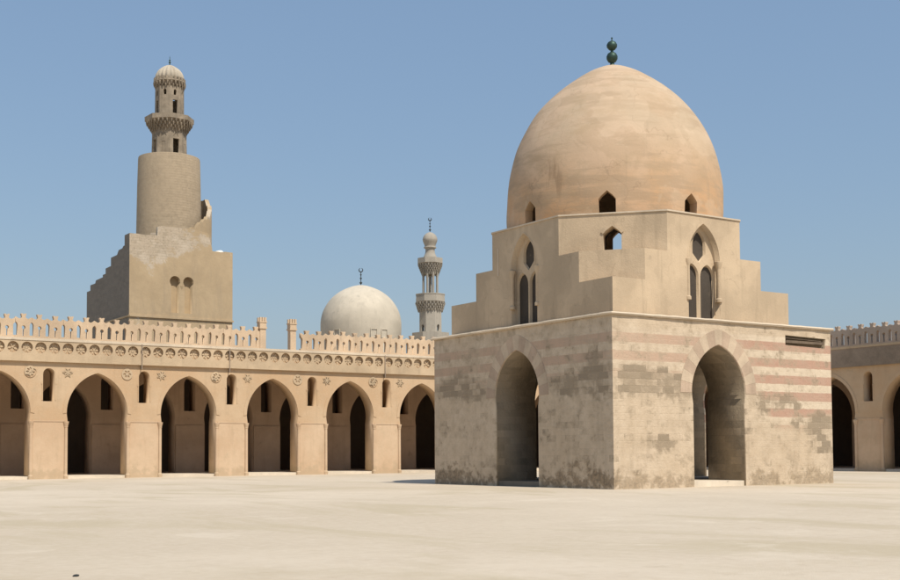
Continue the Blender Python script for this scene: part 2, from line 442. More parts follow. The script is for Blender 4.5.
# sills closing the bottoms of the doorways
obj('doorstep', box(DX - HW + .05, DX + HW - .05, .12, 2.6, 0, .24), M_SLAB, pav)
obj('doorstep', box(.12, 2.6, DY - HW + .05, DY + HW - .05, 0, .24), M_DARKST, pav, label='dark grey doorstep')
obj('doorstep', box(DX - HW + .05, DX + HW - .05, 11.4, 13.9, 0, .24), M_SLAB, pav)
obj('doorstep', box(11.3, 14.2, DY - HW + .05, DY + HW - .05, 0, .24), M_SLAB, pav)
obj('floor', box(2.3, 11.5, 2.3, 11.6, .02, .235), M_SLAB, pav)
# timber left in the broken patch under the cornice
tb = box(11.1, 13.85, .04, .26, 6.80, 6.93)
tb2 = plate([(11.1, 7.02), (13.7, 6.96), (13.7, 7.0), (11.1, 7.07)], [], .08, .2, FRONT(0))
obj('timber_lintel', join(tb, tb2), M_WOOD, pav)
# cornice: thin projecting course with a sloping weathered top
def ring(x0, x1, y0, y1, prof, stepl=.45):
    base = []
    for (ax, ay), (bx, by) in (((x0, y0), (x1, y0)), ((x1, y0), (x1, y1)), ((x1, y1), (x0, y1)), ((x0, y1), (x0, y0))):
        n = int(math.hypot(bx - ax, by - ay) / stepl)
        for i in range(n):
            t = i / n; base.append((ax + (bx - ax) * t, ay + (by - ay) * t, i == 0))
    mx, my = (x0 + x1) / 2, (y0 + y1) / 2
    jit = [(random.uniform(-.022, .014), random.uniform(-.012, .012)) for _ in base]
    bm = bmesh.new(); L = []
    for q, (o, z) in enumerate(prof):
        row = []
        for (x, y, cor_), (ja, jz) in zip(base, jit):
            k = o + (ja if 0 < q < len(prof) - 1 else 0); zz = z + (jz if q in (2, 3) else 0)
            dx = dy = 0
            if abs(y - y0) < 1e-6: dy = -1
            if abs(y - y1) < 1e-6: dy = 1
            if abs(x - x0) < 1e-6: dx = -1
            if abs(x - x1) < 1e-6: dx = 1
            row.append(bm.verts.new((x + dx * k, y + dy * k, zz)))
        L.append(row)
    for a, b in zip(L, L[1:]):
        for i in range(len(a)): j_ = (i + 1) % len(a); bm.faces.new((a[i], a[j_], b[j_], b[i]))
    a, b = L[-1], L[0]
    for i in range(len(a)): j_ = (i + 1) % len(a); bm.faces.new((a[i], a[j_], b[j_], b[i]))
    return new_mesh(bm)
cor = ring(0, 14.3, 0, 14.0, [(-.45, HB + .004), (.10, HB + .004), (.14, HB + .07), (.10, HB + .13), (-.45, HB + .19)])
obj('cornice', cor, M_TOP, pav)
# voussoir ring over each visible doorway
def voussoirs(c, mp, inner=HW, w=.72, zs=4.25, za=6.48):
    cin = arch_curve(c, inner + .012, zs, za + .015, 60); cout = arch_curve(c, inner + w, zs, za + w * 1.02, 60)
    n = len(cin); K = 15; bm = bmesh.new()
    for k in range(K):
        a = int(round(k * (n - 1) / K)); b = int(round((k + 1) * (n - 1) / K))
        ii = cin[a:b + 1]; oo = cout[a:b + 1]
        mid = ((ii[0][0] + oo[-1][0]) / 2, (ii[0][1] + oo[-1][1]) / 2)
        pl = ii + oo[::-1]
        pl = [(mid[0] + (p[0] - mid[0]) * .985, mid[1] + (p[1] - mid[1]) * .985) for p in pl]
        for sgn, d in ((0, -.012), (1, .03)): pass
        va = [bm.verts.new(mp(s, -.012, z)) for s, z in pl]; vb = [bm.verts.new(mp(s, .03, z)) for s, z in pl]
        m = len(ii)
        for q in range(m - 1):
            f = bm.faces.new((va[q], va[q + 1], va[2 * m - 2 - q], va[2 * m - 1 - q])); f.material_index = k % 2
        N = len(pl)
        for q in range(N):
            f = bm.faces.new((va[q], va[(q + 1) % N], vb[(q + 1) % N], vb[q])); f.material_index = k % 2
    return new_mesh(bm)
for me in (voussoirs(DX, FRONT(0)), voussoirs(DY, LEFT(0))):
    me.materials.append(M_RED); me.materials.append(M_PALE)
    obj('arch_band', me, [M_RED, M_PALE], pav)

# stepped upper walls
X0, X1, Y0, Y1 = .5, 11.85, .5, 13.1
def octo(cx, cy):
    return [(X0 + cx, Y0), (X1 - cx, Y0), (X1, Y0 + cy), (X1, Y1 - cy), (X1 - cx, Y1), (X0 + cx, Y1), (X0, Y1 - cy), (X0, Y0 + cy)]
ZT = [7.6, 9.27, 10.68, 12.5]
T3x, T3y = 3.32, 3.68
up = prism([(X0, Y0), (X1, Y0), (X1, Y1), (X0, Y1)], ZT[0], ZT[1])
up = boolean(up, [prism(octo(1.93, 2.25), ZT[0] + .3, ZT[2]), prism(octo(T3x, T3y), ZT[0] + .6, ZT[3])], 'UNION')
inr = prism(ngon(CX, CY, 4.9 / math.cos(PI / 8), 8, PI / 8), 7.0, 12.9)
rect = lambda c, h, a, b: [(c - h, a), (c + h, a), (c + h, b), (c - h, b)]
def tri(w, h, c, z0):  # gable-headed window, sides straight then a pointed head
    a = w / 2
    return [(c - a, z0), (c + a, z0), (c + a, z0 + h * .68), (c + a * .62, z0 + h * .83), (c, z0 + h), (c - a * .62, z0 + h * .83), (c - a, z0 + h * .68)]
WX, WY = 6.12, 6.85
def face_window(c, mp):
    cs = [plate(arch(c, 1.02, 7.72, 10.45, 12.14, 12), [], -.3, .30, mp)]
    cs.append(plate(arch(c - .50, .45, 7.74, 9.70, 10.30, 6), [], .2, .52, mp))
    cs.append(plate(arch(c + .50, .45, 7.74, 9.70, 10.30, 6), [], .2, .52, mp))
    cs.append(plate([(c - .42, 10.78), (c, 10.36), (c + .42, 10.78)] + arch_curve(c, .42, 11.15, 11.85, 6), [], .2, .52, mp))
    return cs
cuts = [inr]
cuts += face_window(WX, FRONT(Y0)) + face_window(WY, LEFT(X0))
for c, mp in ((WX, lambda s, d, z: Vector((s, Y1 - d, z))), (WY, lambda s, d, z: Vector((X1 - d, s, z)))):
    cuts += face_window(c, mp)
# chamfer windows: one through each cut corner
def chamfer_map(pa, pb):
    pa = Vector((*pa, 0)); pb = Vector((*pb, 0)); u = (pb - pa).normalized(); c = (pa + pb) / 2
    nrm = Vector((c.x - CX, c.y - CY, 0)); nn = Vector((u.y, -u.x, 0))
    if nn.dot(nrm) < 0: nn = -nn
    return lambda s, d, z: c + u * s - nn * d + Vector((0, 0, z))
oc = octo(T3x, T3y)
chm = [chamfer_map(oc[7], oc[0]), chamfer_map(oc[1], oc[2]), chamfer_map(oc[3], oc[4]), chamfer_map(oc[5], oc[6])]
for mp in chm:
    cuts.append(plate(tri(.84, 1.1, 0, 10.84), [], -.4, 2.4, mp))
up = boolean(up, cuts)
obj('upper_wall', up, M_UP, pav)
# pale weathered copings on the steps
def coping(poly, z, t=.05, o=.04):
    cx = sum(p[0] for p in poly) / len(poly); cy = sum(p[1] for p in poly) / len(poly)
    out = [(cx + (p[0] - cx) * (1 + o / 6), cy + (p[1] - cy) * (1 + o / 6)) for p in poly]
    return prism(out, z + .002, z + t)
cop = boolean(coping(octo(T3x, T3y), ZT[3], .07, .05), [prism(ngon(CX, CY, 5.0 / math.cos(PI / 8), 8, PI / 8), 12, 13)])
obj('coping', cop, M_TOP, pav)
# hood mould over the near chamfer window
for mp in chm[:1]:
    a = tri(.84, 1.1, 0, 10.84)[2:]; sc_ = [(s * 1.26, 10.84 + (z - 10.84) * 1.11) for s, z in a]
    obj('window_hood', plate(sc_ + a[::-1], [], -.05, .03, mp), M_UP, pav)
# side columns and mouldings of the tall windows
def window_trim(c, mp, nm):
    a = arch_curve(c, 1.06, 10.45, 12.19, 14); b = arch_curve(c, 1.021, 10.45, 12.142, 14)
    w = obj(nm, plate(a + b[::-1], [], -.015, .02, mp), M_UP, pav)
    obj('opening_shade_panel', join(plate(rect(c - .5, .44, 7.75, 10.2), [], .46, .515, mp), plate(rect(c + .5, .44, 7.75, 10.2), [], .46, .515, mp), plate(rect(c, .40, 10.5, 11.8), [], .46, .515, mp)), M_SHADE, w)  # flat dark panels added in place of the shade in deep openings
    for sg in (-1, 1):
        p = mp(c + sg * 1.0, .05, 0)
        prof = [(.15, 8.55), (.15, 8.68), (.10, 8.74), (.095, 10.1), (.10, 10.12), (.16, 10.3), (.17, 10.44), (.12, 10.46)]
        obj('colonnette', lathe(p.x, p.y, prof, 16), M_UP, w, smooth=True)
    return w
window_trim(WX, FRONT(Y0), 'window_surround'); window_trim(WY, LEFT(X0), 'window_surround')
obj('sunlit_sliver_strip', box(X0 - .03, X0 + .01, 8.89, 8.95, 10.33, 11.68), M_TOP, pav)  # added pale strip standing in for a sliver of sunlight on a jamb

# dome
prof = [(5.36, 12.502), (5.42, 13.2), (5.44, 14.0), (5.40, 14.9), (5.27, 15.78), (5.06, 16.55), (4.76, 17.27), (4.40, 17.98), (3.97, 18.66), (3.42, 19.30), (2.73, 19.92), (2.05, 20.42), (1.38, 20.85), (.7, 21.16), (.25, 21.3), (.0, 21.34)]
def smooth_prof(pr, k=4):
    out = []
    for i in range(len(pr) - 1):
        p0 = pr[max(0, i - 1)]; p1 = pr[i]; p2 = pr[i + 1]; p3 = pr[min(len(pr) - 1, i + 2)]
        for j in range(k):
            t = j / k
            out.append(tuple(.5 * (2 * p1[q] + (p2[q] - p0[q]) * t + (2 * p0[q] - 5 * p1[q] + 4 * p2[q] - p3[q]) * t * t + (3 * p1[q] - p0[q] - 3 * p2[q] + p3[q]) * t ** 3) for q in (0, 1)))
    out.append(pr[-1]); return [(max(0, r), z) for r, z in out]
do = lathe(CX, CY, smooth_prof(prof), 96)
for v in do.vertices:      # hand-laid plaster is never quite true
    a = math.atan2(v.co.y - CY, v.co.x - CX); z = v.co.z
    k = 1 + .004 * math.sin(3 * a + z) + .003 * math.sin(7 * a - 1.7 * z) + .002 * math.sin(13 * a + 2.9 * z)
    v.co.x = CX + (v.co.x - CX) * k; v.co.y = CY + (v.co.y - CY) * k
di = lathe(CX, CY, [(4.95, 12.3), (4.95, 14.2), (4.5, 16.5), (3.5, 18.4), (1.8, 20), (0, 20.6)], 48)
dcut = [di]
for k in range(8):
    a = k * PI / 4
    if k % 2:
        pa = [chm[0], None, chm[1], None, chm[2], None, chm[3], None]
    u = Vector((-math.sin(a), math.cos(a), 0)); nn = Vector((math.cos(a), math.sin(a), 0)); c = Vector((CX, CY, 0))
    mp = (lambda u, nn, c: (lambda s, d, z: c + u * s + nn * d + Vector((0, 0, z))))(u, nn, c)
    dcut.append(plate(tri(.80, 1.22, 0, 12.53), [], 3.5, 6.5, mp))
do = boolean(do, dcut)
dome = obj('dome', do, M_DOME, pav, smooth=True)
# finial
fin = lathe(CX, CY, [(.0, 21.2), (.16, 21.3), (.11, 21.42), (.10, 21.48), (.2, 21.54), (.28, 21.68), (.285, 21.82), (.22, 21.96), (.1, 22.04), (.07, 22.08), (.07, 22.12), (.16, 22.17), (.26, 22.30), (.27, 22.42), (.2, 22.55), (.08, 22.62), (.03, 22.65), (.03, 22.74), (.055, 22.78), (.0, 22.83)], 24)
obj('finial', fin, M_BRZ, pav, smooth=True)

# ------------------------------------------------------------------ arcades
P = 6.727
# shared parts, local coordinates: s along x, depth along y, facing -y
def merlon_mesh(mat, name):
    r = [(.538, .0), (.538, .16), (.40, .16), (.40, .88), (.45, 1.0), (.538, 1.06), (.538, 1.40), (.30, 1.27), (.17, 1.32), (.11, 1.38), (.13, 1.46), (.17, 1.59), (.17, 1.63), (.06, 1.63), (.04, 1.58)]
    l = [(-x, z) for x, z in r][::-1]
    hole = [(-.055, .12), (.055, .12), (.055, .6)] + [(.13 * math.cos(a), .70 + .13 * math.sin(a)) for a in [math.radians(d) for d in range(-60, 241, 30)]] + [(-.055, .6)]
    me = plate(r + l, [hole], 0, .34, FRONT(0)); me.materials.append(mat); me.name = name; return me
ME_MER = merlon_mesh(M_MER, 'merlon'); ME_MERG = merlon_mesh(M_MERG, 'merlon')
def rosette_mesh(mat, k, r=.36, seed=0):
    bm = bmesh.new()
    for i in range(k):
        a = 2 * PI * i / k + seed * .4
        pts = []
        for (rr, off) in ((.05, 0), (.18, .075), (.30, .05), (r, 0), (.30, -.05), (.18, -.075)):
            c, s = math.cos(a), math.sin(a)
            pts.append((rr * c - off * s, rr * s + off * c))
        A = [bm.verts.new((x, -.055, z)) for x, z in pts]; B = [bm.verts.new((x * .95, .0, z * .95)) for x, z in pts]
        bm.faces.new(A)
        for j in range(6): bm.faces.new((A[j], A[(j + 1) % 6], B[(j + 1) % 6], B[j]))
    C_ = [bm.verts.new((.07 * math.cos(2 * PI * j / 8), -.08, .07 * math.sin(2 * PI * j / 8))) for j in range(8)]
    D_ = [bm.verts.new((.08 * math.cos(2 * PI * j / 8), 0, .08 * math.sin(2 * PI * j / 8))) for j in range(8)]
    bm.faces.new(C_)
    for j in range(8): bm.faces.new((C_[j], C_[(j + 1) % 8], D_[(j + 1) % 8], D_[j]))
    me = new_mesh(bm); me.materials.append(mat); me.name = 'rosette'; return me
ROS = [rosette_mesh(M_FR, 6), rosette_mesh(M_FR, 8, seed=1), rosette_mesh(M_FR, 5, seed=2), rosette_mesh(M_FR, 7, seed=3)]
def worn(me, k, n):
    w = me.copy(); rnd = random.Random(n)
    for v in w.vertices: v.co.y = v.co.y * k + (rnd.uniform(-.015, .0) if v.co.y < -.01 else 0)
    w.name = 'rosette'; return w
ROS += [worn(ROS[0], .35, 1), worn(ROS[1], .5, 2)]
def flower_mesh(mat, k, star=True):
    r0 = .37; out = []
    for i in range(2 * k):
        a = PI * i / k; rr = r0 if i % 2 == 0 else .2
        out.append((rr * math.cos(a), rr * math.sin(a)))
    if not star: out = circ(0, 0, .40, 20)
    holes = []
    for i in range(k):
        a = 2 * PI * i / k; c, s = math.cos(a), math.sin(a)
        holes.append([(rr * c - o * s, rr * s + o * c) for rr, o in ((.08, 0), (.18, .045 if star else .085), (.31, 0), (.18, -.045 if star else -.085))])
    me = plate(out, holes, -.05, .0, FRONT(0)); me.materials.append(mat); me.name = 'spandrel_flower'; return me
FLO = [flower_mesh(M_FR, 7), flower_mesh(M_FR, 8, False), flower_mesh(M_FR, 6), flower_mesh(M_FR, 6, False)]
def column_mesh(mat, z1=3.95):
    me = lathe(0, 0, [(.17, .0), (.17, .22), (.12, .3), (.115, z1 - .42), (.14, z1 - .38), (.13, z1 - .34), (.19, z1 - .1), (.2, z1)], 12)
    me.materials.append(mat); me.name = 'engaged_column'; return me
ME_COL = column_mesh(M_ARC)

def arcade(root, s0, s1, win0, k0, k1, axis, base, merlon_me, fr_mat, ros, gap=None, corner=None, d_in=8.3):
    """axis 'x': wall along x facing -y at y = base; axis 'y': wall along y facing -x at x = base"""
    mp = FRONT(base) if axis == 'x' else LEFT(base)
    rot = Matrix.Identity(4) if axis == 'x' else Matrix(((0, 1, 0, 0), (1, 0, 0, 0), (0, 0, 1, 0), (0, 0, 0, 1)))
    def M(s, d, z, mirror=True):
        p = mp(s, d, z)
        if axis == 'x': return Matrix.Translation(p)
        return Matrix.Translation(p) @ Matrix.Rotation(-PI / 2, 4, 'Z')
    wins = [win0 + P * k for k in range(k0, k1 + 1)]
    ops = [win0 + P * (k + .5) for k in range(k0 - 1, k1 + 1)]
    ops = [o for o in ops if o - 2.3 > s0 and o + 2.2 < s1]
    wins = [w for w in wins if w - .6 > s0 and w + .6 < s1]
    H = 9.62; OH = 2.14
    # front wall as one comb-shaped outline: the openings reach the floor
    def wall(d0, d1, w_half, w_z0, w_zt, top):
        out = [(s0, top), (s0, 0)]
        for o in ops:
            ap = arch(o, OH, 0, 4.55, 7.36, 14, .06)
            L = [p for p in ap]
            # arch() goes right foot -> over -> left foot; reverse to walk left to right
            L = [L[0]] + L[2:][::-1] + [L[1]]
            out += [L[0]] + L[1:-1] + [L[-1]]
        out += [(s1, 0), (s1, top)]
        hs = [round_slot(w, w_half, w_z0, w_zt) for w in wins]
        return plate(out, hs, d0, d1, mp)
    obj('arcade_wall', wall(0, 1.25, .40, 5.32, 7.6, H - .01), M_ARC, root)
    e1 = s1 + 16.4
    obj('inner_arcade_wall', wall(d_in, d_in + 1.3, .48, 5.1, 7.75, 9.3), M_INN, root)
    def wbox(a, b, d0, d1, z0, z1):
        p, q = mp(a, d0, z0), mp(b, d1, z1)
        return box(min(p.x, q.x), max(p.x, q.x), min(p.y, q.y), max(p.y, q.y), z0, z1)
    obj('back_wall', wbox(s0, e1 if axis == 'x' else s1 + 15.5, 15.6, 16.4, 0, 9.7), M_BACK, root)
    obj('roof', wbox(s0, e1 if axis == 'x' else s1 + .9, 1.25, 15.6, 9.32, 9.6), M_INN, root)
    obj('floor_platform', wbox(s0, e1 if axis == 'x' else s1, .07, 15.6, .0, .19), M_SLAB, root)
    # plaster bands round the arches, impost strips
    for o in ops:
        a = arch_curve(o, OH + .26, 4.5, 7.66, 14); b = arch_curve(o, OH + .004, 4.55, 7.364, 14)
        obj('arch_band', plate(a + b[::-1], [], -.035, .02, mp), M_ARC, root)
    edges = sorted([o - OH for o in ops] + [o + OH for o in ops])
    piers = list(zip(edges[1::2], edges[2::2]))
    for a, b in piers:
        obj('impost', wbox(a + .1, b - .1, -.03, .02, 3.93, 4.05), M_ARC, root)
        for e in (a + .04, b - .04):
            inst('engaged_column', ME_COL, M(e, -.015, .0), root)
        p_, q_ = mp(a + .03, d_in - .12, 0), mp(b - .03, d_in - .002, 3.95)
        obj('inner_pier', box(min(p_.x, q_.x), max(p_.x, q_.x), min(p_.y, q_.y), max(p_.y, q_.y), 0, 3.95), M_INN, root)
        obj('pier_plinth', wbox(a + .14, b - .14, -.05, .02, 0, .22), M_ARC, root)
    for w in wins:   # small capitals beside the window
        for sg in (-1, 1):
            obj('window_shaft', join(wbox(w + sg * .47 - .06, w + sg * .47 + .06, -.04, .01, 6.5, 6.62), wbox(w + sg * .45 - .035, w + sg * .45 + .035, -.03, .01, 5.4, 6.5)), M_ARC, root)
    # frieze with sunk roundels between mouldings
    rs = []
    pitch = P / 7.3
    n = int((s1 - s0) / pitch)
    if ros:
        rs = [win0 - .62 + pitch * k for k in range(-60, 120)]
        rs = [r for r in rs if ros[0] < r < ros[1]]
    hol = [circ(r, 8.96, .38, 20) for r in rs]
    fz = plate([(s0, 8.22), (s1, 8.22), (s1, 9.44), (s0, 9.44)], hol, -.22, .0, mp)
    frz = obj('frieze', fz, fr_mat, root)
    for k, r in enumerate(rs):
        inst('rosette', random.choice(ROS), M(r, -.002, 8.96), frz)
    obj('string_course', wbox(s0, s1, -.22, -.001, 8.02, 8.22), fr_mat if not ros else M_FR, root)
    obj('cornice', wbox(s0, s1, -.26, .55, 9.44, 9.62), M_TOP if ros else M_FR, root)
    if ros:
        for w in [win0 + P * q for q in (1, 2, 4, 6)]:
            obj('drain_spout', wbox(w - .3, w - .24, -.30, -.03, 7.7, 9.5), M_FRD, root)
        for k, w in enumerate(wins):
            for sg in (-1, 1):
                if ros[0] < w < ros[1]: inst('spandrel_flower', FLO[(k * 2 + (sg > 0) + 3) % 4], M(w + sg * 1.27, -.002, 7.34), root)
    # pierced parapet
    pm = P / 6.25; k = 0; s = s0 + .6
    ph = -9.83 if axis == 'x' else 18.03
    ms = [ph + pm * q for q in range(-60, 90)]
    for s in ms:
        if s - .54 < s0 or s + .54 > s1: continue
        if gap and gap[0] - .3 < s < gap[1] + .3: continue
        inst('merlon', merlon_me, M(s, .06 + (0 if True else 0), 9.622) @ Matrix.Rotation(math.radians(random.uniform(-.8, .8)), 4, 'Y') @ Matrix.Diagonal((1, random.uniform(.9, 1.05), random.uniform(.965, 1.02), 1)), root)
    if gap:
        for s in gap:
            b = [wbox(s - .24, s + .24, 0, .48, 9.622, 11.15), wbox(s - .31, s + .31, -.07, .55, 11.15, 11.27), wbox(s - .27, s + .27, -.03, .51, 11.27, 11.62), wbox(s - .31, s + .31, -.07, .55, 11.62, 11.7)]
            for q in (-.2, 0, .2): 
                for dd in (.04, .44): b.append(wbox(s + q - .075, s + q + .075, dd - .07, dd + .07, 11.7, 12.02))
            obj('parapet_post', join(*b), M_MER, root)

YA, XR = 45.05, 42.9
la = empty('courtyard_arcade', (0, YA, 0), 'long sunlit ochre arcade with carved frieze and pierced parapet running left behind the pavilion', 'arcade', 'arcades round the courtyard')
arcade(la, -33.5, XR, -11.33, -3, 7, 'x', YA, ME_MER, M_FR, (-33.2, XR - .5), gap=(4.68, 7.22))
ra = empty('courtyard_arcade', (XR, 20, 0), 'short stretch of shaded arcade with dark brown frieze at the right of the pavilion', 'arcade', 'arcades round the courtyard')
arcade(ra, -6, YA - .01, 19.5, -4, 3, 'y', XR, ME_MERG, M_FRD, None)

# ------------------------------------------------------------------ spiral tower
KX, KY = 5.45, 77.72
TX, TY = 12.08, 84.52
tw = empty('spiral_minaret', (TX, TY, 0), 'tall stone tower of square base, round drum and small domed turret, behind the left arcade', 'minaret')
step = [(KY, 0), (91.4, 0), (91.4, 19.3), (90.2, 19.32), (90.2, 19.9), (88.6, 19.9), (88.6, 19.72 + .1), (88.3, 20.2), (86.0, 20.25), (86.0, 20.5), (85.1, 20.5), (85.1, 21.05), (83.4, 21.1), (83.4, 21.95), (81.5, 21.98), (81.0, 22.4), (79.9, 22.42), (79.6, 22.6), (79.2, 22.62), (79.2, 23.65), (KY, 23.65)]
obj('stair_wall', plate(step, [], 0, 1.1, LEFT(KX)), M_TWG, tw, label='grey stepped side wall of the tower base')
bod = box(KX + 1.1, 16.45, KY + .7, 91.4, 0, 19.2)
bod = boolean(bod, [box(KX + 1.1, 16.45, KY + .65, 84.9, 10, 22.3)], 'UNION')
front = [(KX + .002, 0), (16.45, 0), (16.45, 22.62), (15.6, 22.66), (15.2, 22.55), (14.2, 22.6), (14.15, 23.0), (13.7, 24.4), (12.6, 24.62), (11.4, 24.7), (8.6, 24.66), (8.45, 24.6), (8.42, 23.68), (7.0, 23.6), (6.2, 23.66), (KX + .002, 23.6)]
fr = plate(front, [], -.002, .7, FRONT(KY))
nich = []
for c in (10.2, 11.62):
    pts = [(c - .42, 15.95), (c + .42, 15.95), (c + .42, 18.75)] + [(c + .56 * math.cos(math.radians(a)), 19.15 + .56 * math.sin(math.radians(a))) for a in range(-40, 221, 20)] + [(c - .42, 18.75)]
    nich.append(plate(pts, [], -.5, .62, FRONT(KY)))
fr = boolean(fr, nich)
obj('base_front', fr, M_TWF, tw)
obj('base_block', bod, M_TWF, tw)
obj('niche_column', lathe(10.91, KY + .12, [(.13, 15.95), (.13, 16.1), (.09, 16.2), (.09, 18.2), (.16, 18.5), (.2, 18.72)], 12), M_TWF, tw, smooth=True)
obj('base_moulding', join(box(KX - .08, 16.53, KY - .16, KY - .003, 15.32, 15.5), box(KX - .12, KX - .002, KY - .16, 91.4, 15.3, 15.45)), M_TWF, tw)
obj('drum', lathe(TX, TY, [(3.42, 18.8), (3.40, 25.1), (3.33, 30), (3.25, 33.1), (3.22, 33.32), (3.1, 33.36)], 64), M_TWC, tw, smooth=True)
# winding stair wall round the drum: its top climbs to the right and round the back
def spiral():
    bm = bmesh.new(); N = 46; a0 = math.radians(-135); a1 = math.radians(80); R1, R2 = 4.05, 4.5; L = []
    for i in range(N + 1):
        t = i / N; a = a0 + (a1 - a0) * t
        deg = math.degrees(a)
        if deg < -95: zt = 24.5
        elif deg < -25: zt = 24.5 + (deg + 95) / 70 * 3.6
        else: zt = 28.1 + min(1.7, (deg + 25) / 60 * 3.2)
        q = math.floor(zt / .42) * .42 + random.uniform(-.05, .05) if deg > -75 else zt + random.uniform(-.06, .06)
        L.append((a, q))
    ring_ = []
    for a, z in L:
        ring_.append([bm.verts.new((TX + r * math.cos(a), TY + r * math.sin(a), zz)) for r, zz in ((R2, 18), (R2, z), (R1, z), (R1, 18))])
    for A, B in zip(ring_, ring_[1:]):
        for i in range(4): bm.faces.new((A[i], A[(i + 1) % 4], B[(i + 1) % 4], B[i]))
    bm.faces.new(ring_[0]); bm.faces.new(ring_[-1]); return new_mesh(bm)
obj('winding_stair_wall', spiral(), M_TWF, tw)
def ramp_floor():
    bm = bmesh.new(); N = 40; A = []
    for i in range(N + 1):
        a = math.radians(-130 + 190 * i / N); z = 22.6 + 5.8 * i / N
        A.append([bm.verts.new((TX + r * math.cos(a), TY + r * math.sin(a), zz)) for r, zz in ((3.2, z), (4.1, z), (4.1, 18.5), (3.2, 18.5))])
    for p, q in zip(A, A[1:]):
        for i in range(4): bm.faces.new((p[i], p[(i + 1) % 4], q[(i + 1) % 4], q[i]))
    bm.faces.new(A[0]); bm.faces.new(A[-1]); return new_mesh(bm)
obj('stair_ramp', ramp_floor(), M_TWG, tw)
# octagonal turret
view = math.atan2(-39.2 - TY, -34.7 - TX)       # an edge-on orientation close to the photographed one
r8 = PI / 8
def stage(r0, r1, z0, z1, wins, hollow=.4):
    k = 1 / math.cos(r8)
    out = lathe(TX, TY, [(r0 * k, z0), (r1 * k, z1)], 8, rot=view + math.radians(2))
    cs = [prism(ngon(TX, TY, r0 * k - hollow, 8, view + math.radians(2)), z0 + .1, z1 - .15)]
    for i in range(8):
        a = view + math.radians(2) + r8 + i * PI / 4
        u = Vector((-math.sin(a), math.cos(a), 0)); nn = Vector((math.cos(a), math.sin(a), 0)); c = Vector((TX, TY, 0))
        mp = (lambda u, nn, c: (lambda s, d, z: c + u * s + nn * d + Vector((0, 0, z))))(u, nn, c)
        for odd, shape, dd in wins:
            if odd is None or i % 2 == odd: cs.append(plate(shape, [], r0 - dd, r0 + .6, mp))
    return boolean(out, cs)
rect = lambda c, h, a, b: [(c - h, a), (c + h, a), (c + h, b), (c - h, b)]
s1 = stage(1.72, 1.66, 33.34, 36.45, [(0, rect(0, .34, 33.5, 35.25), .9), (None, [(-.34, 35.45), (0, 36.0), (.34, 35.45), (.22, 35.45), (0, 35.8), (-.22, 35.45)], .1), (1, rect(0, .2, 33.6, 34.9), .06)])
obj('lower_turret', s1, M_TWT, tw)
def flare(z0, z1, r0, r1, n, tiers, mat, name, par, cx, cy, rot=0, seg=8):
    """corbelled gallery: rows of small niches stepping outwards under a flat slab"""
    ms = []
    for t in range(tiers):
        za = z0 + (z1 - z0) * t / tiers; zb = z0 + (z1 - z0) * (t + 1) / tiers
        ra_ = r0 + (r1 - r0) * (t + .25) / tiers; rb = r0 + (r1 - r0) * (t + 1) / tiers
        ms.append(lathe(cx, cy, [(ra_ * .97, za), (ra_, (za + zb) / 2), (rb, zb)], seg, rot))
        cnt = n
        for i in range(cnt):
            a = rot + 2 * PI * (i + .5 * (t % 2)) / cnt; rr = rb * .97
            w = PI * rb / cnt * .55
            m = lathe(0, 0, [(w * .2, za - (zb - za) * .3), (w * .8, (za + zb) / 2), (w, zb)], 5)
            m.transform(Matrix.Translation((cx + rr * math.cos(a), cy + rr * math.sin(a), 0))); ms.append(m)
    return obj(name, join(*ms), mat, par)
flare(36.1, 37.2, 1.72, 2.44, 32, 4, M_TWT, 'gallery_corbels', tw, TX, TY, view)
gal = lathe(TX, TY, [(2.46, 37.18), (2.58, 37.25), (2.60, 37.74), (2.47, 37.76), (2.44, 37.45), (1.4, 37.42)], 8, rot=view + math.radians(2))
obj('gallery_parapet', gal, M_TWT, tw)
s2 = stage(1.42, 1.40, 37.45, 40.95, [(0, rect(0, .27, 37.75, 39.5), .8), (None, arch(0, .17, 40.0, 40.4, 40.65, 4), .8)], .35)
obj('upper_turret', s2, M_TWT, tw)
flare(40.9, 41.5, 1.42, 1.68, 24, 2, M_TWT, 'cornice_corbels', tw, TX, TY, view)
cm = lathe(TX, TY, [(1.66, 41.5), (1.7, 41.58), (1.66, 41.7), (1.4, 41.72)], 24)
for i in range(24):
    a = 2 * PI * i / 24
    b = box(-.12, .12, -.1, .1, 41.68, 41.98); b.transform(Matrix.Translation((TX + 1.58 * math.cos(a), TY + 1.58 * math.sin(a), 0)) @ Matrix.Rotation(a + PI / 2, 4, 'Z')); cm = join(cm, b)
obj('cornice', cm, M_TWT, tw)
# ribbed cap
def ribbed(cx, cy, prof, ribs, depth, n=96):
    me = lathe(cx, cy, prof, n)
    for v in me.vertices:
        dx, dy = v.co.x - cx, v.co.y - cy; r = math.hypot(dx, dy)
        if r > 1e-3:
            a = math.atan2(dy, dx); k = 1 - depth * (1 - abs(math.cos(ribs * a / 2)))
            v.co.x = cx + dx * k; v.co.y = cy + dy * k
    return me
obj('turret_dome', ribbed(TX, TY, smooth_prof([(1.42, 41.7), (1.52, 42.1), (1.47, 42.45), (1.28, 42.8), (.96, 43.12), (.55, 43.4), (.2, 43.55), (0, 43.6)]), 18, .12), M_TWD, tw, smooth=True)
obj('finial', lathe(TX, TY, [(.0, 43.4), (.07, 43.5), (.05, 43.75), (.13, 43.88), (.05, 44.0), (.1, 44.12), (.03, 44.22), (.03, 44.45), (0, 44.6)], 12), M_BRZ, tw, smooth=True)

